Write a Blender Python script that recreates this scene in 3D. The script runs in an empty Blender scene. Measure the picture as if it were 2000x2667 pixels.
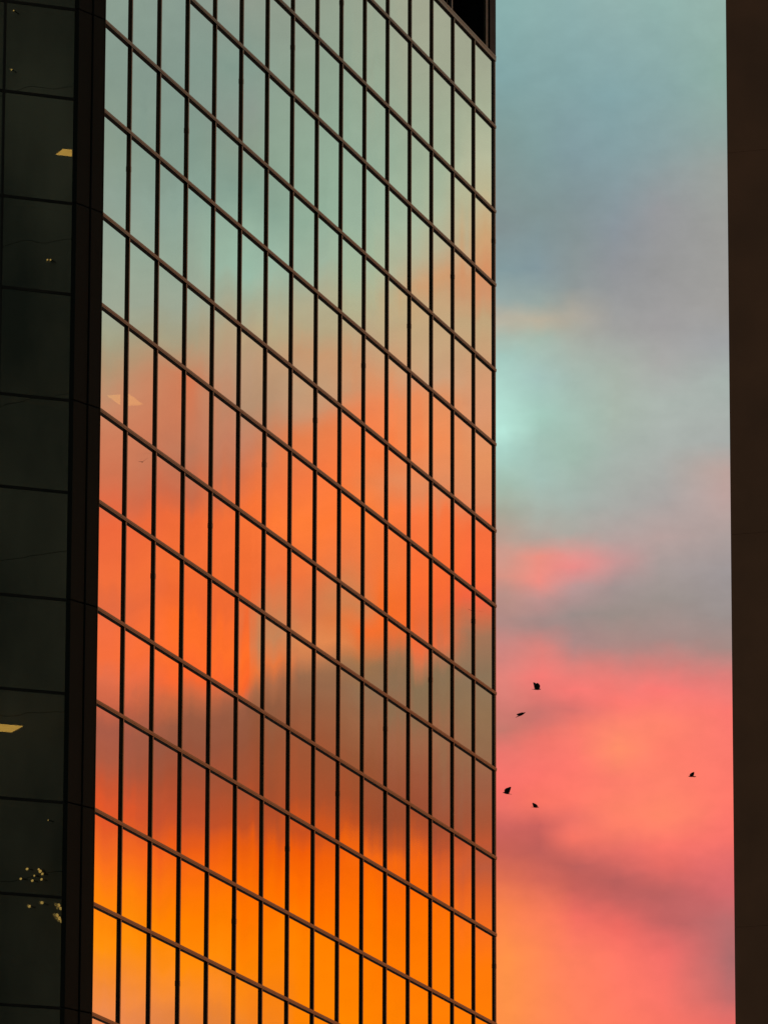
import bpy, math, random
from mathutils import Vector, Matrix
random.seed(7)
S = bpy.context.scene
C = S.collection
R = math.radians

# ------------------------------------------------------------------ camera
EYE = 1.6
FPX, PITCH, ROLL = 16576.8, R(13.1115), R(0.18287)
cam = bpy.data.cameras.new("camera")
cam.sensor_fit = 'VERTICAL'; cam.sensor_height = 24.0
cam.lens = 24.0 * FPX / 2667.0
cam.clip_start = 0.5; cam.clip_end = 20000
co = bpy.data.objects.new("camera", cam); C.objects.link(co)
cp, sp = math.cos(PITCH), math.sin(PITCH)
cr, sr = math.cos(ROLL), math.sin(ROLL)
FW = Vector((0, cp, sp)); RT0 = Vector((1, 0, 0)); UP0 = Vector((0, -sp, cp))
RT = RT0 * cr + UP0 * sr; UP = -RT0 * sr + UP0 * cr
co.matrix_world = Matrix(((RT.x, UP.x, -FW.x, 0), (RT.y, UP.y, -FW.y, 0), (RT.z, UP.z, -FW.z, EYE), (0, 0, 0, 1)))
S.camera = co
S.view_settings.view_transform = 'Standard'; S.view_settings.look = 'None'
S.view_settings.exposure = 0; S.view_settings.gamma = 1

def ray(px, py):                      # direction of a sight line (photo 2000 x 2667)
    return (FW + RT * ((px - 1000) / FPX) + UP * ((1333.5 - py) / FPX)).normalized()

# ------------------------------------------------------------------ sky (sunset cloudscape by azimuth and elevation)
def lin(c):
    return tuple(((v / 255) / 12.92 if v <= 10 else ((v / 255 + 0.055) / 1.055) ** 2.4) for v in c)

FAZ = 16.5032                         # compass direction the mirror facade runs in
DEG = 57.29578 / FPX                  # 0.003456
# cloud bands low over the west: colour against height, at several azimuths. heights count 0 (el 17.7) .. 2667 (el 8.5)
SUNSET = {
 300: [(-400,(120,142,140)),(0,(136,158,142)),(200,(130,153,138)),(400,(135,156,137)),(530,(140,161,145)),(660,(148,165,145)),(787,(157,168,145)),(880,(162,160,132)),(950,(175,148,115)),(1045,(197,138,104)),(1142,(205,125,90)),(1239,(207,115,80)),(1303,(220,107,70)),(1368,(236,104,60)),(1500,(240,110,60)),(1560,(226,106,64)),(1640,(240,110,65)),(1720,(245,110,60)),(1780,(225,110,74)),(1850,(200,100,70)),(1920,(165,90,70)),(2000,(175,90,64)),(2060,(202,86,50)),(2130,(225,86,40)),(2180,(232,96,38)),(2250,(250,112,28)),(2330,(255,130,12)),(2450,(255,145,10)),(2520,(245,138,45)),(2640,(236,138,80)),(2800,(205,125,80))],
 470: [(-400,(120,142,140)),(0,(134,156,142)),(200,(128,152,138)),(400,(126,154,138)),(530,(136,165,148)),(660,(146,170,148)),(787,(156,168,145)),(880,(166,156,126)),(945,(190,140,105)),(1000,(212,118,78)),(1100,(205,120,84)),(1200,(186,120,90)),(1290,(198,106,74)),(1350,(236,106,55)),(1500,(245,110,50)),(1570,(240,105,50)),(1630,(255,110,40)),(1700,(255,112,45)),(1770,(250,105,50)),(1830,(200,104,65)),(1890,(155,90,65)),(1960,(150,85,62)),(2055,(170,80,50)),(2138,(190,80,45)),(2218,(236,92,25)),(2308,(250,110,15)),(2400,(255,128,0)),(2520,(255,140,12)),(2600,(245,138,50)),(2640,(228,130,60)),(2800,(205,125,80))],
 640: [(-400,(120,142,140)),(0,(142,154,138)),(150,(128,156,140)),(300,(138,154,140)),(400,(138,158,137)),(500,(128,160,141)),(600,(148,182,158)),(700,(150,188,164)),(760,(162,175,146)),(850,(185,160,125)),(950,(185,150,120)),(1050,(180,142,112)),(1150,(196,130,100)),(1230,(216,116,75)),(1320,(245,115,55)),(1500,(240,107,50)),(1600,(240,105,50)),(1700,(255,110,40)),(1770,(250,102,42)),(1810,(200,106,70)),(1860,(145,90,65)),(1950,(150,85,58)),(2055,(165,80,48)),(2138,(195,80,35)),(2188,(232,92,15)),(2258,(250,105,5)),(2350,(255,120,0)),(2500,(255,135,5)),(2600,(250,135,25)),(2700,(225,128,50))],
 705: [(-400,(120,142,140)),(0,(142,156,138)),(200,(136,160,142)),(400,(136,162,140)),(560,(134,166,145)),(680,(152,186,162)),(760,(166,178,148)),(850,(180,166,130)),(940,(190,152,116)),(1050,(182,144,112)),(1150,(205,130,92)),(1250,(235,120,68)),(1340,(252,118,54)),(1500,(238,115,62)),(1600,(202,128,82)),(1680,(192,130,88)),(1750,(236,120,60)),(1800,(172,105,70)),(1860,(142,90,62)),(1980,(150,80,50)),(2118,(170,75,40)),(2168,(188,80,36)),(2218,(236,92,10)),(2338,(255,114,0)),(2500,(255,132,4)),(2640,(240,128,30)),(2800,(215,125,60))],
 800: [(-400,(120,142,140)),(0,(144,158,138)),(200,(140,162,140)),(400,(142,170,146)),(560,(142,175,150)),(700,(156,180,154)),(790,(175,170,140)),(860,(181,165,130)),(920,(200,150,110)),(1000,(190,155,120)),(1080,(196,145,110)),(1130,(225,126,76)),(1250,(245,120,65)),(1350,(255,125,55)),(1500,(240,116,60)),(1600,(216,120,74)),(1680,(220,134,80)),(1730,(205,124,78)),(1770,(152,105,75)),(1860,(150,92,62)),(1960,(160,85,52)),(2098,(175,80,42)),(2148,(208,84,28)),(2188,(195,78,32)),(2238,(240,92,8)),(2338,(255,110,0)),(2450,(255,128,0)),(2650,(255,132,4))],
 880: [(-400,(120,142,140)),(0,(148,162,139)),(200,(144,166,142)),(400,(144,173,148)),(560,(146,178,152)),(700,(160,184,154)),(790,(176,174,140)),(870,(182,166,130)),(960,(205,150,108)),(1040,(200,150,112)),(1110,(235,130,78)),(1220,(250,124,64)),(1350,(255,122,54)),(1480,(235,122,68)),(1570,(205,128,80)),(1630,(222,122,66)),(1690,(225,134,78)),(1740,(165,115,78)),(1800,(148,104,74)),(1880,(152,98,66)),(1980,(152,84,52)),(2108,(168,78,42)),(2168,(205,84,28)),(2228,(240,96,10)),(2358,(255,112,0)),(2500,(255,126,0)),(2650,(255,132,0))],
 950: [(-400,(120,142,140)),(0,(152,164,140)),(200,(148,168,142)),(400,(147,175,150)),(560,(152,180,154)),(700,(166,185,150)),(800,(180,175,140)),(900,(191,160,125)),(1000,(216,145,100)),(1080,(236,130,80)),(1180,(250,125,65)),(1250,(236,130,75)),(1350,(255,125,55)),(1500,(235,120,65)),(1580,(208,128,78)),(1640,(245,110,45)),(1690,(212,118,65)),(1730,(160,115,76)),(1790,(145,110,80)),(1880,(155,100,68)),(1980,(150,85,52)),(2098,(162,78,42)),(2158,(190,80,34)),(2193,(245,105,18)),(2258,(250,105,5)),(2350,(255,115,0)),(2500,(255,125,0)),(2650,(255,130,0))],
 1020: [(-400,(120,142,140)),(0,(158,166,140)),(200,(154,168,142)),(400,(150,175,148)),(560,(158,184,155)),(700,(178,180,144)),(780,(200,162,118)),(850,(190,168,128)),(950,(205,155,114)),(1050,(240,136,84)),(1180,(248,126,66)),(1260,(228,136,88)),(1340,(250,122,60)),(1460,(240,118,58)),(1560,(246,112,44)),(1620,(250,110,40)),(1670,(225,112,55)),(1730,(150,112,78)),(1800,(142,108,80)),(1900,(158,98,66)),(2000,(152,84,54)),(2118,(158,76,44)),(2178,(200,86,34)),(2228,(245,104,16)),(2338,(252,106,4)),(2450,(255,118,0)),(2650,(255,128,2))],
 1110: [(-400,(120,142,140)),(0,(163,167,140)),(180,(160,168,140)),(400,(156,176,146)),(560,(166,185,154)),(650,(178,180,145)),(720,(204,156,112)),(780,(195,165,125)),(900,(196,164,125)),(1000,(202,160,124)),(1050,(225,145,96)),(1180,(240,140,85)),(1280,(226,140,94)),(1350,(250,120,65)),(1500,(250,110,50)),(1600,(238,106,50)),(1670,(244,110,60)),(1720,(190,118,80)),(1770,(134,110,80)),(1850,(142,108,78)),(1920,(160,100,70)),(2000,(156,86,58)),(2138,(156,76,48)),(2198,(182,80,45)),(2248,(235,96,25)),(2338,(250,105,8)),(2400,(255,115,0)),(2650,(255,126,4))],
 1250: [(-400,(120,142,140)),(0,(160,164,138)),(180,(160,166,138)),(300,(166,176,144)),(400,(180,185,150)),(500,(186,180,144)),(600,(202,164,119)),(700,(211,145,100)),(760,(205,146,106)),(830,(191,165,125)),(950,(205,155,115)),(1050,(216,150,110)),(1200,(226,145,95)),(1310,(220,134,90)),(1380,(245,110,60)),(1500,(250,106,58)),(1560,(240,100,64)),(1600,(202,110,75)),(1650,(162,115,86)),(1750,(140,115,88)),(1850,(145,112,80)),(1950,(146,105,75)),(2050,(156,95,68)),(2150,(166,85,55)),(2210,(190,86,50)),(2270,(186,90,60)),(2330,(215,95,45)),(2420,(246,110,30)),(2520,(255,120,10)),(2700,(255,126,4))],
}
# seen directly beside the tower (azimuth 1-3)
OPEN = {
 1310: [(-400,(150,178,182)),(0,(138,175,172)),(200,(130,165,165)),(350,(128,155,152)),(480,(130,150,148)),(600,(130,145,146)),(700,(132,155,158)),(780,(150,168,165)),(830,(185,178,160)),(870,(170,185,172)),(930,(165,200,190)),(1120,(185,232,218)),(1180,(170,210,198)),(1260,(165,190,175)),(1330,(168,168,152)),(1400,(185,160,146)),(1440,(205,155,140)),(1500,(215,148,132)),(1550,(187,145,135)),(1620,(175,138,132)),(1680,(205,135,128)),(1760,(225,130,120)),(1830,(215,125,115)),(1900,(197,120,108)),(1960,(235,118,108)),(2050,(250,115,105)),(2100,(235,112,100)),(2160,(205,100,92)),(2220,(200,98,85)),(2290,(226,112,80)),(2360,(250,130,75)),(2500,(255,145,72))],
 1400: [(-400,(150,178,182)),(0,(140,175,172)),(200,(132,165,165)),(400,(128,155,155)),(550,(130,148,148)),(700,(132,152,158)),(790,(150,165,160)),(840,(185,175,155)),(885,(166,185,172)),(980,(165,195,188)),(1080,(166,204,190)),(1150,(160,190,178)),(1250,(165,192,182)),(1330,(168,178,168)),(1400,(178,165,155)),(1450,(233,145,130)),(1510,(240,142,130)),(1560,(192,145,140)),(1620,(162,138,134)),(1690,(222,130,122)),(1760,(248,125,118)),(1810,(226,120,112)),(1870,(200,115,108)),(1930,(238,118,106)),(2020,(250,116,105)),(2090,(250,118,100)),(2150,(202,98,92)),(2220,(190,95,88)),(2290,(215,105,88)),(2370,(250,125,88)),(2480,(255,135,84)),(2660,(255,138,84))],
 1490: [(-400,(150,178,182)),(0,(142,176,174)),(200,(132,165,166)),(400,(130,155,160)),(550,(130,146,148)),(750,(142,150,150)),(830,(174,168,155)),(885,(168,175,165)),(980,(165,185,175)),(1080,(165,192,180)),(1180,(160,185,172)),(1300,(165,180,172)),(1390,(173,168,160)),(1430,(212,155,148)),(1470,(240,142,138)),(1530,(186,150,148)),(1600,(155,140,136)),(1680,(172,135,132)),(1740,(225,128,120)),(1800,(248,122,115)),(1850,(217,115,108)),(1900,(248,124,108)),(1990,(255,122,108)),(2080,(255,122,104)),(2130,(236,115,102)),(2180,(248,118,100)),(2250,(187,95,90)),(2310,(200,98,90)),(2390,(245,112,98)),(2500,(255,128,95)),(2660,(255,130,92))],
 1600: [(-400,(150,178,182)),(0,(145,176,172)),(250,(132,165,168)),(400,(132,158,162)),(600,(138,148,155)),(700,(145,148,152)),(850,(160,160,158)),(960,(168,178,168)),(1080,(168,182,170)),(1180,(165,178,170)),(1320,(168,170,165)),(1400,(180,162,158)),(1460,(198,150,148)),(1520,(165,148,146)),(1600,(155,142,136)),(1690,(172,135,130)),(1760,(230,125,118)),(1830,(252,122,112)),(1900,(255,136,108)),(1950,(255,142,105)),(2030,(252,125,106)),(2100,(255,130,104)),(2150,(255,128,104)),(2220,(228,110,100)),(2290,(184,95,92)),(2340,(195,98,94)),(2420,(240,108,98)),(2500,(255,120,102)),(2660,(255,124,98))],
 1720: [(-400,(150,178,182)),(0,(145,178,172)),(250,(136,166,166)),(400,(138,160,162)),(550,(150,152,155)),(700,(150,150,150)),(850,(160,158,158)),(950,(168,168,165)),(1050,(172,182,175)),(1150,(170,178,172)),(1300,(170,165,162)),(1400,(182,160,156)),(1480,(168,155,152)),(1560,(155,145,140)),(1660,(165,140,135)),(1740,(210,128,122)),(1800,(252,122,116)),(1880,(255,132,108)),(1960,(255,127,106)),(2050,(255,130,106)),(2120,(255,135,104)),(2200,(250,118,104)),(2260,(228,108,100)),(2330,(187,98,96)),(2400,(196,100,98)),(2480,(238,110,104)),(2560,(248,116,104)),(2700,(250,118,100))],
 1880: [(-400,(150,178,182)),(0,(150,179,170)),(200,(142,172,162)),(350,(145,165,160)),(450,(155,160,155)),(600,(155,155,152)),(800,(160,158,155)),(900,(160,162,163)),(1000,(168,178,172)),(1150,(168,172,168)),(1230,(186,162,155)),(1290,(190,164,159)),(1400,(172,158,155)),(1500,(158,150,150)),(1600,(155,145,142)),(1690,(165,138,132)),(1770,(225,125,120)),(1850,(252,122,112)),(1950,(250,122,108)),(2080,(255,122,106)),(2180,(248,116,106)),(2250,(225,108,106)),(2320,(213,105,106)),(2400,(186,108,108)),(2500,(175,108,108)),(2600,(195,108,106)),(2680,(238,110,102))],
}
YMIN, YMAX = -400.0, 2800.0

world = bpy.data.worlds.new("World"); S.world = world; world.use_nodes = True
wn, wl = world.node_tree.nodes, world.node_tree.links
wn.clear()
def N(t, nodes=wn, **k):
    n = nodes.new(t)
    for a, b in k.items(): setattr(n, a, b)
    return n
def math_(op, a, b=None, c=None, clamp=False):
    n = N('ShaderNodeMath', operation=op, use_clamp=clamp)
    for i, v in enumerate((a, b, c)):
        if v is None: continue
        if isinstance(v, (int, float)): n.inputs[i].default_value = v
        else: wl.new(v, n.inputs[i])
    return n.outputs[0]
def mapr(v, a, b, c=0.0, d=1.0, smooth=False):
    n = N('ShaderNodeMapRange', clamp=True)
    if smooth: n.interpolation_type = 'SMOOTHSTEP'
    wl.new(v, n.inputs[0])
    for i, q in zip((1, 2, 3, 4), (a, b, c, d)): n.inputs[i].default_value = q
    return n.outputs[0]
def mixc(f, a, b, blend='MIX'):
    n = N('ShaderNodeMix', data_type='RGBA', blend_type=blend)
    if isinstance(f, (int, float)): n.inputs[0].default_value = f
    else: wl.new(f, n.inputs[0])
    for i, v in ((6, a), (7, b)):
        if isinstance(v, tuple): n.inputs[i].default_value = (*v, 1)
        else: wl.new(v, n.inputs[i])
    return n.outputs[2]
tc = N('ShaderNodeTexCoord'); sep = N('ShaderNodeSeparateXYZ'); wl.new(tc.outputs['Generated'], sep.inputs[0])
az = math_('MULTIPLY', math_('ARCTAN2', sep.outputs[0], sep.outputs[1]), 57.29578)
el = math_('MULTIPLY', math_('ARCSINE', sep.outputs[2]), 57.29578)
def cloud_noise(sc, det, lo, rough=0.5):
    cb = N('ShaderNodeCombineXYZ')
    wl.new(math_('MULTIPLY', az, sc[0]), cb.inputs[0]); wl.new(math_('MULTIPLY', el, sc[1]), cb.inputs[1])
    cb.inputs[2].default_value = lo
    n = N('ShaderNodeTexNoise'); n.inputs['Scale'].default_value = 1; n.inputs['Detail'].default_value = det
    n.inputs['Roughness'].default_value = rough
    wl.new(cb.outputs[0], n.inputs['Vector'])
    return math_('SUBTRACT', n.outputs[0], 0.5)
# cloud heights counted downward, pushed about by soft noise
yy = math_('SUBTRACT', 1333.5, math_('MULTIPLY', math_('SUBTRACT', el, 13.1115), 1 / DEG))
yy = math_('ADD', yy, math_('MULTIPLY', cloud_noise((1.9, 2.6), 2, 3.3), 26))
yy = math_('ADD', yy, math_('MULTIPLY', cloud_noise((5.5, 8.0), 4, 8.1), 24))
yy = math_('DIVIDE', math_('SUBTRACT', yy, YMIN), YMAX - YMIN, clamp=True)
def bands(cols, xx, gain):
    xs = sorted(cols); prev = None
    for i, x in enumerate(xs):
        r = N('ShaderNodeValToRGB'); cr_ = r.color_ramp; cr_.interpolation = 'LINEAR'
        pts = cols[x]
        while len(cr_.elements) < len(pts): cr_.elements.new(0.5)
        for e, (p, c) in zip(cr_.elements, pts):
            e.position = (p - YMIN) / (YMAX - YMIN)
        for e, (p, c) in zip(cr_.elements, pts):
            g_ = sum(c) / 3; w_ = .16 if c[1] > c[0] and cols is SUNSET else 0.0   # keep the teal air a little grey
            c = tuple(v + (g_ - v) * w_ for v in c)
            e.color = (*[v * gain / 2 for v in lin(c)], 1)
        wl.new(yy, r.inputs[0])
        prev = r.outputs[0] if prev is None else mixc(mapr(xx, xs[i - 1], x), prev, r.outputs[0])
    return mixc(1.0, prev, (2, 2, 2), 'MULTIPLY')
wob = math_('MULTIPLY', cloud_noise((2.2, 2.0), 2, 5.7), 45)
xo = math_('ADD', math_('ADD', math_('MULTIPLY', az, 0.97 / DEG), 1000), wob)
xr = math_('ADD', math_('ADD', math_('MULTIPLY', math_('SUBTRACT', 2 * FAZ, az), 0.97 / DEG), 1000), wob)
c_open = bands(OPEN, xo, 1.0)
c_west = bands(SUNSET, xr, 1.12)
west_side = mapr(az, 10, 26, smooth=True)
clouds = mixc(west_side, c_open, c_west)
# light mottling inside the clouds
mott = math_('ADD', 1.0, math_('MULTIPLY', cloud_noise((4, 6), 6, 1.2, 0.55), 0.16))
cm = N('ShaderNodeVectorMath', operation='SCALE'); wl.new(clouds, cm.inputs[0]); wl.new(mott, cm.inputs['Scale'])
sky = N('ShaderNodeTexSky', sky_type='NISHITA'); sky.sun_disc = False
SUN_AZ, SUN_EL = 58.0, 3.0
sky.sun_elevation = R(SUN_EL); sky.sun_rotation = R(SUN_AZ)
dusk = N('ShaderNodeVectorMath', operation='MULTIPLY_ADD'); wl.new(sky.outputs[0], dusk.inputs[0])
dusk.inputs[1].default_value = (0.06, 0.06, 0.06); dusk.inputs[2].default_value = (0.20, 0.215, 0.21)
dim = N('ShaderNodeVectorMath', operation='SCALE'); wl.new(dusk.outputs[0], dim.inputs[0])
wl.new(mapr(el, 14, 55, 0.10, 1.0, smooth=True), dim.inputs['Scale'])   # the east is already dark low down
# the lit cloud deck thins out overhead and behind the viewer
near = math_('MULTIPLY', mapr(az, -75, -35, smooth=True), math_('SUBTRACT', 1.0, mapr(az, 60, 100, smooth=True)))
near = math_('MULTIPLY', near, math_('SUBTRACT', 1.0, mapr(el, 22, 45, smooth=True)))
full = mixc(near, dim.outputs[0], cm.outputs[0])
bg = N('ShaderNodeBackground'); wl.new(full, bg.inputs[0]); bg.inputs[1].default_value = 1.0
out = N('ShaderNodeOutputWorld'); wl.new(bg.outputs[0], out.inputs[0])

# ------------------------------------------------------------------ sun (behind the low cloud, very soft)
sl = bpy.data.lights.new("sun", 'SUN'); sl.energy = 0.2; sl.angle = R(12); sl.color = (1.0, 0.62, 0.36)
so = bpy.data.objects.new("sun", sl); C.objects.link(so)
sd = Vector((math.sin(R(SUN_AZ)) * math.cos(R(SUN_EL)), math.cos(R(SUN_AZ)) * math.cos(R(SUN_EL)), math.sin(R(SUN_EL))))
so.rotation_euler = sd.to_track_quat('Z', 'Y').to_euler()

# ------------------------------------------------------------------ materials
def mat(name):
    m = bpy.data.materials.new(name); m.use_nodes = True
    return m, m.node_tree.nodes, m.node_tree.links, m.node_tree.nodes['Principled BSDF']
def mottled(name, a, b, scale, metallic, rough, rvar=0.1, bump=0.0, stretch=(1, 1, 1)):
    m, n, l, p = mat(name)
    t = n.new('ShaderNodeTexCoord'); mp = n.new('ShaderNodeMapping'); mp.inputs['Scale'].default_value = stretch
    l.new(t.outputs['Object'], mp.inputs[0])
    nz = n.new('ShaderNodeTexNoise'); nz.inputs['Scale'].default_value = scale; nz.inputs['Detail'].default_value = 5
    l.new(mp.outputs[0], nz.inputs['Vector'])
    r = n.new('ShaderNodeValToRGB'); r.color_ramp.elements[0].position = .3; r.color_ramp.elements[1].position = .7
    r.color_ramp.elements[0].color = (*a, 1); r.color_ramp.elements[1].color = (*b, 1)
    l.new(nz.outputs[0], r.inputs[0]); l.new(r.outputs[0], p.inputs['Base Color'])
    mr = n.new('ShaderNodeMapRange'); mr.inputs[3].default_value = rough - rvar; mr.inputs[4].default_value = rough + rvar
    l.new(nz.outputs[0], mr.inputs[0]); l.new(mr.outputs[0], p.inputs['Roughness'])
    p.inputs['Metallic'].default_value = metallic
    if bump:
        b_ = n.new('ShaderNodeBump'); b_.inputs['Strength'].default_value = bump; b_.inputs['Distance'].default_value = .01
        l.new(nz.outputs[0], b_.inputs['Height']); l.new(b_.outputs[0], p.inputs['Normal'])
    return m
def mirror_glass(name, tint, reflect, wave, tilt):
    m, n, l, p = mat(name); n.remove(p)
    geo = n.new('ShaderNodeNewGeometry'); t = n.new('ShaderNodeTexCoord')
    at = n.new('ShaderNodeAttribute'); at.attribute_name = 'pane_id'
    wnz = n.new('ShaderNodeTexWhiteNoise'); wnz.noise_dimensions = '1D'; l.new(at.outputs['Fac'], wnz.inputs['W'])
    def centred(sock, k):
        a = n.new('ShaderNodeVectorMath'); a.operation = 'SUBTRACT'; l.new(sock, a.inputs[0]); a.inputs[1].default_value = (.5, .5, .5)
        s = n.new('ShaderNodeVectorMath'); s.operation = 'MULTIPLY'; l.new(a.outputs[0], s.inputs[0]); s.inputs[1].default_value = k
        return s.outputs[0]
    def wavefield(stretch, scale, k, perpane):
        mp = n.new('ShaderNodeMapping'); mp.inputs['Scale'].default_value = stretch; l.new(t.outputs['Object'], mp.inputs[0])
        ad = n.new('ShaderNodeVectorMath'); ad.operation = 'MULTIPLY_ADD'
        l.new(wnz.outputs['Color'], ad.inputs[0]); ad.inputs[1].default_value = (perpane,) * 3; l.new(mp.outputs[0], ad.inputs[2])
        z = n.new('ShaderNodeTexNoise'); z.inputs['Scale'].default_value = scale; z.inputs['Detail'].default_value = 1.5
        l.new(ad.outputs[0], z.inputs['Vector'])
        return centred(z.outputs['Color'], k)
    def add(a, b):
        x = n.new('ShaderNodeVectorMath'); x.operation = 'ADD'; l.new(a, x.inputs[0]); l.new(b, x.inputs[1]); return x.outputs[0]
    v = add(geo.outputs['Normal'], centred(wnz.outputs['Color'], tilt))
    fine = wavefield((1, 1, .16), 1.05, wave, 0.3)
    zn = n.new('ShaderNodeTexNoise'); zn.inputs['Scale'].default_value = .16; zn.inputs['Detail'].default_value = 1; l.new(t.outputs['Object'], zn.inputs['Vector'])
    zm = n.new('ShaderNodeMapRange'); l.new(zn.outputs[0], zm.inputs[0])
    for i_, q_ in zip((1, 2, 3, 4), (.42, .62, .15, 1.9)): zm.inputs[i_].default_value = q_
    fs = n.new('ShaderNodeVectorMath'); fs.operation = 'SCALE'; l.new(fine, fs.inputs[0]); l.new(zm.outputs[0], fs.inputs['Scale'])
    v = add(v, fs.outputs[0])
    v = add(v, wavefield((.35, .35, .10), 1.0, tuple(q * 1.2 for q in wave), 0.0))
    nm = n.new('ShaderNodeVectorMath'); nm.operation = 'NORMALIZE'; l.new(v, nm.inputs[0])
    g = n.new('ShaderNodeBsdfGlossy'); g.inputs['Color'].default_value = (*tint, 1); g.inputs['Roughness'].default_value = 0.0
    l.new(nm.outputs[0], g.inputs['Normal'])
    tr = n.new('ShaderNodeBsdfTransparent'); tr.inputs['Color'].default_value = (.55, .48, .36, 1)
    mx = n.new('ShaderNodeMixShader'); bf = n.new('ShaderNodeMath'); bf.operation = 'MULTIPLY_ADD'; l.new(geo.outputs['Backfacing'], bf.inputs[0]); bf.inputs[1].default_value = -reflect; bf.inputs[2].default_value = reflect
    l.new(bf.outputs[0], mx.inputs[0])   # one coated face only
    l.new(tr.outputs[0], mx.inputs[1]); l.new(g.outputs[0], mx.inputs[2])
    l.new(mx.outputs[0], n['Material Output'].inputs[0])
    return m
GLASS = mirror_glass("mirror glass", (1.0, 1.0, 1.0), 0.9, (.003, .003, .0055), (.0012, .0012, .0050))
DGLASS = mirror_glass("smoked glass", (.62, .74, .62), 0.75, (.003, .003, .006), (.001, .001, .001))
BRONZE = mottled("bronze anodised metal", (.115, .084, .052), (.165, .118, .072), 3.0, 0.85, .36)
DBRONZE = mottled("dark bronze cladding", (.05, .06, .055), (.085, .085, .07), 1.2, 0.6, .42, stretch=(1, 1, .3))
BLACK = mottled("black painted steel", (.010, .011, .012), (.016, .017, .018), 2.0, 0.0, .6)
CLAD = mottled("black corner cladding", (.016, .024, .019), (.030, .032, .024), 1.2, 0.0, .55, stretch=(1, 1, .3))
CLAD.node_tree.nodes["Principled BSDF"].inputs["Specular IOR Level"].default_value = .06
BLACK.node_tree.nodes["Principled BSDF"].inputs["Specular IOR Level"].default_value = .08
GREYM = mottled("grey painted steel", (.22, .22, .2), (.30, .29, .27), 3.0, 0.3, .5)
OLIVE = mottled('olive painted steel', (.10, .085, .05), (.13, .11, .07), 3.0, 0.0, .6)
SLAB = mottled("ceiling plaster", (.35, .33, .28), (.42, .40, .34), 1.0, 0.0, .9)
CORE = mottled("office wall paint", (.45, .38, .26), (.60, .50, .34), .6, 0.0, .8)
GRANITE = mottled("brown granite", (.30, .128, .054), (.42, .175, .075), 1.4, 0.0, .6, bump=.2)
ASPH = mottled("asphalt", (.04, .04, .04), (.06, .058, .055), 3.0, 0.0, .9)
PAVE = mottled("concrete paving", (.22, .21, .2), (.30, .29, .27), 2.0, 0.0, .85)
FEATH = mottled("dark feathers", (.012, .009, .009), (.022, .016, .015), 30.0, 0.0, .8)
def lampmat(name, col, k):
    m, n, l, p = mat(name)
    t = n.new('ShaderNodeTexCoord'); w = n.new('ShaderNodeTexNoise'); w.inputs['Scale'].default_value = 6
    l.new(t.outputs['Object'], w.inputs['Vector'])
    mr = n.new('ShaderNodeMapRange'); mr.inputs[3].default_value = k * .8; mr.inputs[4].default_value = k * 1.2; l.new(w.outputs[0], mr.inputs[0])
    p.inputs['Base Color'].default_value = (*col, 1); p.inputs['Emission Color'].default_value = (*col, 1)
    l.new(mr.outputs[0], p.inputs['Emission Strength'])
    return m
TROFF = lampmat("lit diffuser", (1.0, .75, .22), 4.3)
BULB = lampmat("warm lamp glass", (1.0, .56, .16), .55)
WLIT = lampmat("dim lit window", (1.0, .62, .25), .05)

# ------------------------------------------------------------------ helpers
class MB:
    def __init__(s): s.v = []; s.f = []; s.ids = []
    def prism(s, poly, z0, z1, pid=0.0):          # plan polygon (counter-clockwise) extruded in z
        b = len(s.v); n = len(poly)
        s.v += [Vector((p[0], p[1], z0)) for p in poly] + [Vector((p[0], p[1], z1)) for p in poly]
        area = sum(poly[i][0] * poly[(i + 1) % n][1] - poly[(i + 1) % n][0] * poly[i][1] for i in range(n))
        fs = [tuple(range(n))[::-1], tuple(range(n, 2 * n))] + [(i, (i + 1) % n, n + (i + 1) % n, n + i) for i in range(n)]
        if area < 0: fs = [f[::-1] for f in fs]
        s.f += [tuple(b + i for i in f) for f in fs]; s.ids += [pid] * (2 * n)
        return s
    def build(s, name, m, parent=None, smooth=False, bevel=0.0, label=None, kind=None):
        org = parent.location if parent is not None else Vector((0, 0, 0))
        if parent is not None and parent.parent is not None: org = parent.location + parent.parent.location
        me = bpy.data.meshes.new(name)
        me.from_pydata([v - org for v in s.v], [], s.f)
        if any(s.ids):
            a = me.attributes.new('pane_id', 'FLOAT', 'POINT')
            for i, q in enumerate(s.ids): a.data[i].value = q
        me.materials.append(m)
        if smooth:
            for p in me.polygons: p.use_smooth = True
        o = bpy.data.objects.new(name, me); C.objects.link(o)
        if parent is not None: o.parent = parent
        if bevel:
            b = o.modifiers.new('bevel', 'BEVEL'); b.width = bevel; b.segments = 2; b.limit_method = 'ANGLE'
        if label: o['label'] = label
        if kind: o['kind'] = kind
        return o
def root(name, loc, label, cat, group=None):
    o = bpy.data.objects.new(name, None); C.objects.link(o); o.location = loc; o.empty_display_size = .5
    o['label'] = label; o['category'] = cat
    if group: o['group'] = group
    return o
class Face:                                        # a facade plane: s metres along, n metres out, z up
    def __init__(f, o, azd):
        a = R(azd); f.o = Vector((o[0], o[1])); f.d = Vector((math.sin(a), math.cos(a))); f.n = Vector((f.d.y, -f.d.x))
    def p(f, s, n): return f.o + f.d * s + f.n * n
    def rect(f, s0, s1, n0, n1): return [f.p(s0, n0), f.p(s1, n0), f.p(s1, n1), f.p(s0, n1)]
def hit(px, py, o, n):                             # sight line against a plane
    d = ray(px, py); e = Vector((0, 0, EYE)); return e + d * ((o - e).dot(n) / d.dot(n))

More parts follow.
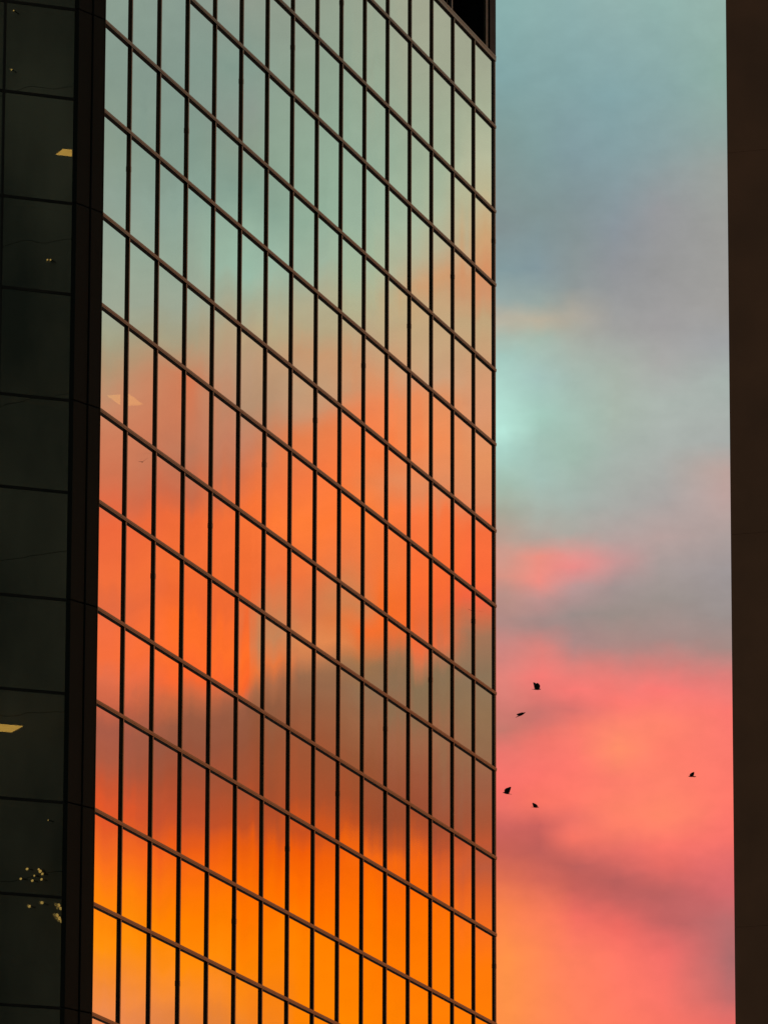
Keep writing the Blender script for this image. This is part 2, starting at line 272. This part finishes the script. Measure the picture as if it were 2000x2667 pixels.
# ------------------------------------------------------------------ setting
def sheet(name, x0, y0, x1, y1, z, m, thick=.3):
    o = MB().prism([(x0, y0), (x1, y0), (x1, y1), (x0, y1)], z - thick, z).build(name, m); o['kind'] = 'structure'; return o
sheet('ground', -6000, -6000, 6000, 6000, 0, ASPH)
sheet('road', -9, -150, 1.5, 100, .004, ASPH, .003)
sheet('pavement', -40, 101, 24, 175, .13, PAVE, .126)

# ------------------------------------------------------------------ the mirror tower
HA, FLOOR = 1.76057, 3.8
HB = FLOOR - HA
Z0 = 44.0568 + EYE
def zk(k):                                         # height of transom k, counted down from the plant level
    q, r = divmod(k, 2)
    z = Z0 - q * FLOOR - (HA if r else 0)
    return z - (.10 if k == 0 else 0)
BAY = 1.740492
P0 = (-5.365, 115.4409); PC = (-5.767, 114.835)
F = Face(P0, FAZ)                                  # bright facade
LAZ = 67.2
LD = Vector((math.sin(R(LAZ)), math.cos(R(LAZ))))
LLEN = 14.0
FL = Face((PC[0] - LD.x * LLEN, PC[1] - LD.y * LLEN), LAZ)   # dark facade, s runs towards the corner
cdir = Vector((P0[0] - PC[0], P0[1] - PC[1])); CLEN = cdir.length
FC = Face(PC, math.degrees(math.atan2(cdir.x, cdir.y)))      # narrow corner between the two
KT, KB = -4, 24
ZTOP = zk(KT)
tower = root('office_tower', (P0[0], P0[1], 0), 'tall office tower clad in mirror glass that reflects the orange and teal sunset sky', 'office tower')
GN = -.029                                         # outer face of the glass
REC0 = 13.62                                       # where the open plant level starts
panes = []
def pane(face, s0, s1, k, m, sec, first=None):
    z1, z0 = zk(k), zk(k + 1)
    mb = MB().prism(face.rect(s0, s1, GN - .024, GN), z0 + .01, z1 - .01, random.uniform(1, 900))
    c = face.p((s0 + s1) / 2, 0); w = Vector((c.x, c.y, (z0 + z1) / 2)) - Vector((0, 0, EYE))
    d = w.dot(FW); px = 1000 + FPX * w.dot(RT) / d; py = 1333.5 - FPX * w.dot(UP) / d
    inside = 190 < px < 1330 and -60 < py < 2740 if m is GLASS else (-140 < px < 260 and -130 < py < 2800)
    panes.append((0 if inside else 1, d, px, py, mb, m))
for k in range(KT, KB):
    for t in range(16):
        if k < 0 and k >= -3 and t >= 14: continue
        s1 = (t + 1) * BAY
        if k < 0 and k >= -3 and t == 13: s1 = REC0 * BAY
        pane(F, t * BAY, s1, k, GLASS, None)
lcols = [LLEN - 1.47]
while lcols[-1] > 1.0: lcols.append(lcols[-1] - BAY)
ledges = [LLEN] + lcols + [0]
for k in range(KT, KB):
    for a, b in zip(ledges, ledges[1:]):
        pane(FL, b, a, k, DGLASS, None)
panes.sort(key=lambda q: (q[0], q[1]))
one = [q for q in panes if q[0] == 0]
dark = [q for q in one if q[5] is DGLASS]; lite = [q for q in one if q[5] is GLASS]
keep = dark + lite[:100 - len(dark)]
kid = {id(q[4]) for q in keep}
for q in keep:
    o = q[4].build('window_pane', q[5], tower)
    if q[5] is DGLASS: o['label'] = 'dark smoked window pane with almost no reflection'
for m in (GLASS, DGLASS):
    rest = MB()
    for q in panes:
        if id(q[4]) in kid or q[5] is not m: continue
        b = len(rest.v); rest.v += q[4].v; rest.f += [tuple(b + i for i in f) for f in q[4].f]; rest.ids += q[4].ids
    rest.build('window_pane', m, tower, kind='stuff')
# vertical mullions (with splice sleeves) and horizontal transoms
for t in range(1, 17):
    if t == 16: a, b = 16 * BAY - .05, 16 * BAY + .02
    else: a, b = t * BAY - .026, t * BAY + .026
    mb = MB()
    top = zk(0) + .02 if t >= 14 else ZTOP
    mb.prism(F.rect(a, b, GN - .10, .013), 0.2, top)
    for k in range(KT, KB):
        if (k + t * 5) % 9 == 1 and zk(k) - 1.0 < top - .3:
            zz = zk(k) - .75
            mb.prism(F.rect(a - .004, b + .004, GN + .001, .017), zz, zz + .10)
    mb.build('mullion', BRONZE, tower)
for k in range(KT, KB):
    mb = MB(); z = zk(k); h = .043 if k else .072
    s1 = 16 * BAY + .035
    if -3 <= k < 0: s1 = REC0 * BAY
    mb.prism(F.rect(-.02, s1, GN - .05, .022), z - h + .02, z + h - .005)
    mb.prism(F.rect(-.02, s1, GN + .002, .026), z + h - .04, z + h + .004)   # drip edge
    mb.build('transom', BRONZE, tower)
    MB().prism(FL.rect(0, LLEN - .01, GN - .05, -.008), z - .026, z + .026).build('transom', DBRONZE, tower)
for s in lcols:
    MB().prism(FL.rect(s - .022, s + .022, GN - .08, -.004), .2, ZTOP).build('mullion', DBRONZE, tower)
# corner cladding: two tall folded sheets with a joint, and joint lines at the floors
mid = CLEN * .52
for a, b, n in ((-.06, mid - .012, .03), (mid + .012, CLEN + .035, .045)):
    mb = MB()
    for k in range(KT - 1, KB, 2):
        zt = zk(k + 1) if k + 1 > KT else ZTOP
        zt = zk(max(k + 1, KT)); zb = zk(min(k + 3, KB)) if k + 3 <= KB else .2
        mb.prism(FC.rect(a, b, -.06, n), zb + .008, zt - .008)
    mb.build('corner_cladding', CLAD, tower, bevel=.01)
MB().prism(FC.rect(.15, CLEN - .05, -.24, -.061), .2, ZTOP).build('corner_post', BLACK, tower)
MB().prism(FC.rect(CLEN + .036, CLEN + .05, -.05, .05), .2, ZTOP).build('corner_trim', BRONZE, tower)
# open plant level at the far top corner
def fz(s0, s1, n0, n1, z0, z1, name, m): return MB().prism(F.rect(s0, s1, n0, n1), z0, z1).build(name, m, tower)
zr0, zr1 = zk(0) + .07, zk(-3) - .06
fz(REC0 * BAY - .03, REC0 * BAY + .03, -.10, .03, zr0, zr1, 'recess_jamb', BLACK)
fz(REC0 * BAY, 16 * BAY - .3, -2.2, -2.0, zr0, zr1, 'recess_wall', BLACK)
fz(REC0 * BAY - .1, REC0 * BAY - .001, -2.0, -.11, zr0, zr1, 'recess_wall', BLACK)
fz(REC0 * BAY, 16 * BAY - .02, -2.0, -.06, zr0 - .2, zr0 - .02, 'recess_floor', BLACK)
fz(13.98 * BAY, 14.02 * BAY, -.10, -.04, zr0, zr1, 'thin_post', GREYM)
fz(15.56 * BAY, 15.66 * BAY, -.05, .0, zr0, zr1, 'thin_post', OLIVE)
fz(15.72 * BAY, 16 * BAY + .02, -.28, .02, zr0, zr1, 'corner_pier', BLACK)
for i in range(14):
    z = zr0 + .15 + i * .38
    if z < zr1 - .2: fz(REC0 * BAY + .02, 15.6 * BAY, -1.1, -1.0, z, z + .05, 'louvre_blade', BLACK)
# floors, ceilings and the core behind the glass
far = 11.0
def inner(off):
    a = F.p(-.05, -off); b = F.p(16 * BAY - .1, -off)
    c = b - F.n * far; d = FL.p(0.1, -off) - FL.n * far * .6
    e = FL.p(.1, -off); g = FL.p(LLEN - .1, -off)
    return [a, b, c, d, e, g]
for k in range(-3, KB, 2):
    MB().prism(inner(.22), zk(k) - .02, zk(k - 1) - .10 if k > -3 else zk(k - 1) - .02).build('floor_slab', SLAB, tower)
MB().prism([F.p(-.8, -3.4), F.p(16 * BAY - 1, -3.4), F.p(16 * BAY - 1, -8), FL.p(1, -10), FL.p(1, -5.2), FL.p(LLEN - .6, -5.2)], .2, ZTOP - .1).build('core_wall', CORE, tower)
# blind north and west sides
bk = inner(.0); 
for (a, b) in ((bk[1], bk[2]), (bk[2], bk[3]), (bk[3], bk[4])):
    d = (b - a).normalized(); n = Vector((d.y, -d.x)) * .15
    MB().prism([a, b, b + n, a + n], .1, ZTOP).build('end_wall', DBRONZE, tower)
MB().prism(inner(-.02), ZTOP, ZTOP + .5).build('roof', DBRONZE, tower)
MB().prism(inner(-.05), .132, .6).build('plinth', DBRONZE, tower)
# ceiling lights that are switched on behind the glass
def troffer(px0, px1, py0, py1, k, face):
    zc = zk(k) - .05; e = Vector((0, 0, EYE))
    def at(px, py):
        d = ray(px, py); return e + d * ((zc - e.z) / d.z)
    c = at((px0 + px1) / 2, (py0 + py1) / 2)
    dep = (at((px0 + px1) / 2, py0) - at((px0 + px1) / 2, py1)).length
    w = (at(px1, (py0 + py1) / 2) - at(px0, (py0 + py1) / 2)).length
    c2 = Vector((c.x, c.y)); d, n = face.d, face.n
    if face is F: hs, hn = dep * .5, w * .42
    else: hs, hn = w * .5, dep * .5
    q = [c2 + d * a + n * b for a, b in ((-hs, -hn), (hs, -hn), (hs, hn), (-hs, hn))]
    q2 = [c2 + d * a + n * b for a, b in ((-hs - .04, -hn - .04), (hs + .04, -hn - .04), (hs + .04, hn + .04), (-hs - .04, hn + .04))]
    fr = MB().prism(q2, zc - .012, zc + .03).build('ceiling_light', GREYM, tower)
    df = MB().prism(q, zc - .022, zc - .010)
    df.build('diffuser', TROFF, fr)
troffer(155, 197, 388, 403, 5, FL)
troffer(-160, 52, 1880, 1897, 11, FL)
troffer(292, 362, 1026, 1054, 7, F)

# ------------------------------------------------------------------ brown granite tower at the right edge
B0 = hit(1901.5, 1333.5, Vector((0, 60, 0)), Vector((0, 1, 0)))
G = Face((B0.x, B0.y), FAZ + 4)                    # long side, runs away from the viewer (hidden, mirrored in the dark glass)
BL = 78.0; BH = 96.0
brown = root('granite_tower', (B0.x, B0.y, 0), 'dark brown stone tower whose plain corner fills the right edge of the picture', 'office tower')
gd, gn = G.d, -G.n                                 # gn points to the street (left)
def gq(s0, s1, n0, n1): return [G.o + gd * s0 + gn * n0, G.o + gd * s1 + gn * n0, G.o + gd * s1 + gn * n1, G.o + gd * s0 + gn * n1]
# granite corner pier in storey-high blocks, with fine open joints
mb = MB()
for i in range(25):
    z = i * 3.84
    mb.prism(gq(0, 1.4, -1.6, 0), z + (.1 if i == 0 else .001), z + 3.839)
mb.build('corner_pier', GRANITE, brown)
CONC = mottled("stained grey concrete", (.09, .095, .075), (.30, .27, .20), .42, 0.0, .8, stretch=(1, 1, .5))
mb = MB(); mb.prism(gq(.05, BL, -30, -.35), .1, BH); mb.build('wall', CONC, brown)
mb = MB()                                          # blind street side in cast storey-high panels
for j in range(25):
    q = 1.42
    while q < BL - 3:
        mb.prism(gq(q + .005, q + 7.195, -.34, -.02), j * 3.84 + (.1 if j == 0 else .006), j * 3.84 + 3.834); q += 7.2
mb.build('wall_panel', CONC, brown)
for j in range(1, 25):
    z = j * 3.84
    MB().prism([G.o + gn * (-1.61) + gd * .12, G.o + gn * (-30) + gd * .12, G.o + gn * (-30) - gd * .02, G.o + gn * (-1.61) - gd * .02], z - .6, z + .5).build('spandrel', GRANITE, brown)
MB().prism(gq(-.1, BL, -30, .1), BH, BH + .8).build('roof', GRANITE, brown)

# lamps on that tower's street side; the dark glass mirrors them
LN = Vector((FL.n.x, FL.n.y, 0)); LO = Vector((FL.o.x, FL.o.y, 0)) + LN * GN
SO = Vector((G.o.x, G.o.y, 0)) + Vector((gn.x, gn.y, 0)) * .05; SN = Vector((gn.x, gn.y, 0))
def mirrored(px, py):
    h = hit(px, py, LO, LN); d = ray(px, py); d = d - LN * 2 * d.dot(LN)
    return h + d * ((SO - h).dot(SN) / d.dot(SN))
def blob(c, rx, ry, rz, seg=12, rings=8):
    mb = MB(); 
    for i in range(rings + 1):
        a = math.pi * i / rings
        for j in range(seg):
            b = 2 * math.pi * j / seg
            mb.v.append(Vector((c.x + rx * math.sin(a) * math.cos(b), c.y + ry * math.sin(a) * math.sin(b), c.z + rz * math.cos(a))))
    for i in range(rings):
        for j in range(seg):
            mb.f.append((i * seg + j, (i + 1) * seg + j, (i + 1) * seg + (j + 1) % seg, i * seg + (j + 1) % seg))
    mb.ids = [0] * len(mb.v); return mb
lampspots = [(84, 2270, .07), (70, 2293, .06), (102, 2291, .05), (97, 2303, .07), (122, 2304, .07), (118, 2282, .09), (124, 2290, .07), (114, 2276, .06),
             (94, 2373, .08), (125, 2367, .08), (165, 2368, .09), (170, 2376, .09), (161, 2394, .09), (167, 2401, .10), (173, 2408, .09),
             (38, 190, .05), (42, 37, .04), (138, 682, .05), (146, 683, .05), (137, 2147, .03)]
for px, py, r in lampspots:
    p = mirrored(px, py)
    r *= .42
    lr = root('wall_lamp', p - SN * 0, 'small warm globe lamp on the street side of the brown stone tower', 'wall lamp', 'globe lamps mirrored in the dark glass')
    blob(p + SN * .22, r, r, r).build('globe', BULB, lr, smooth=True)
    a = p + SN * .22 - SN * (r - .01); q = Vector((SN.y, -SN.x, 0)) * .008
    b = p - SN * .3
    MB().prism([(a + q).xy, (a - q).xy, (b - q).xy, (b + q).xy], p.z - .008, p.z + .008).build('bracket', BLACK, lr)

# ------------------------------------------------------------------ birds
def bird(pos, heading, pitch, bank, lift_l, lift_r, span, label, fold=0.0):
    """one continuous body: tapered trunk with head, beak, fanned tail and two cambered wings"""
    r = span
    mb = MB(); seg = 10
    prof = [(-.62, .012, .10), (-.48, .02, .085), (-.34, .035, .05), (-.2, .07, .06), (-.02, .10, .09), (.14, .098, .09), (.26, .07, .065), (.33, .062, .058), (.40, .05, .048), (.445, .016, .018), (.50, .003, .003)]
    for (x, h, w) in prof:
        for j in range(seg):
            b = 2 * math.pi * j / seg; mb.v.append(Vector((x * r, w * r * math.cos(b), h * r * math.sin(b))))
    for i in range(len(prof) - 1):
        for j in range(seg): mb.f.append((i * seg + j, (i + 1) * seg + j, (i + 1) * seg + (j + 1) % seg, i * seg + (j + 1) % seg))
    mb.f.append(tuple(range(seg))[::-1]); mb.f.append(tuple(range((len(prof) - 1) * seg, len(prof) * seg)))
    for side, lift in ((1, lift_l), (-1, lift_r)):
        st = [(0.03, .26, -.26, .045), (.2, .30, -.30, .036), (.38, .28, -.30, .026), (.56, .18, -.30, .018), (.72, .04, -.28, .010), (.86, -.14, -.26, .004)]
        base = len(mb.v); y = .05; z = .03; prev = 0
        for i, (t, le, te, th) in enumerate(st):
            a = lift * (1.0 if t < .45 else .72); dt = (t - prev) * (1 - fold * .4); prev = t
            y += dt * math.cos(a); z += dt * math.sin(a)
            sh = -fold * t * .35
            for (xx, zz) in ((le + sh, 0), ((le + te) / 2 + sh, th), (te + sh, 0), ((le + te) / 2 + sh, -th)):
                mb.v.append(Vector((xx * r, side * y * r, (z + zz) * r)))
        for i in range(len(st) - 1):
            for j in range(4):
                q = (base + i * 4 + j, base + i * 4 + (j + 1) % 4, base + (i + 1) * 4 + (j + 1) % 4, base + (i + 1) * 4 + j)
                mb.f.append(q if side > 0 else q[::-1])
        mb.f.append(tuple(base + j for j in (3, 2, 1, 0))); e = base + (len(st) - 1) * 4; mb.f.append((e, e + 1, e + 2, e + 3))
    M = Matrix.Rotation(heading, 3, 'Z') @ Matrix.Rotation(-pitch, 3, 'Y') @ Matrix.Rotation(bank, 3, 'X')
    mb.v = [M @ v for v in mb.v]; mb.ids = [0] * len(mb.v)
    o = mb.build('bird', FEATH, smooth=True); o.location = pos
    o['label'] = label; o['category'] = 'bird'; o['group'] = 'birds flying over the sunset sky'
    return o
e = Vector((0, 0, EYE))
def spot(px, py, d): return e + ray(px, py) * d
bird(spot(1398, 1795, 190), R(20), R(5), R(10), R(72), R(60), .27, 'uppermost of the dark birds in the pink sky, wings raised high')
bird(spot(1357, 1861, 190), R(-5), R(28), R(0), R(18), R(8), .30, 'slim slanting dark bird just below the highest one', fold=.6)
bird(spot(1800, 2022, 230), R(170), R(4), R(20), R(30), R(25), .26, 'lone bird far from the flock, near the brown tower', fold=.5)
bird(spot(1319, 2066, 190), R(195), R(10), R(-10), R(75), R(62), .26, 'dark bird closest to the edge of the mirror glass tower, wings up')
bird(spot(1394, 2102, 210), R(5), R(0), R(15), R(50), R(40), .25, 'lowest bird of the flock beside the glass tower, pointing right', fold=.4)
FN = Vector((F.n.x, F.n.y, 0)); FO = Vector((F.o.x, F.o.y, 0)) + FN * GN
for px, py, lab in ((377, 1194, 'tiny bird mirrored in the glass near the left edge of the facade'), (1251, 1592, 'tiny bird mirrored in the glass near the right edge of the facade')):
    h = hit(px, py, FO, FN); d = ray(px, py); d = d - FN * 2 * d.dot(FN)
    o = bird(h + d * 160, R(40), R(5), R(10), R(25), R(20), .22, lab); o['group'] = 'birds mirrored in the facade'
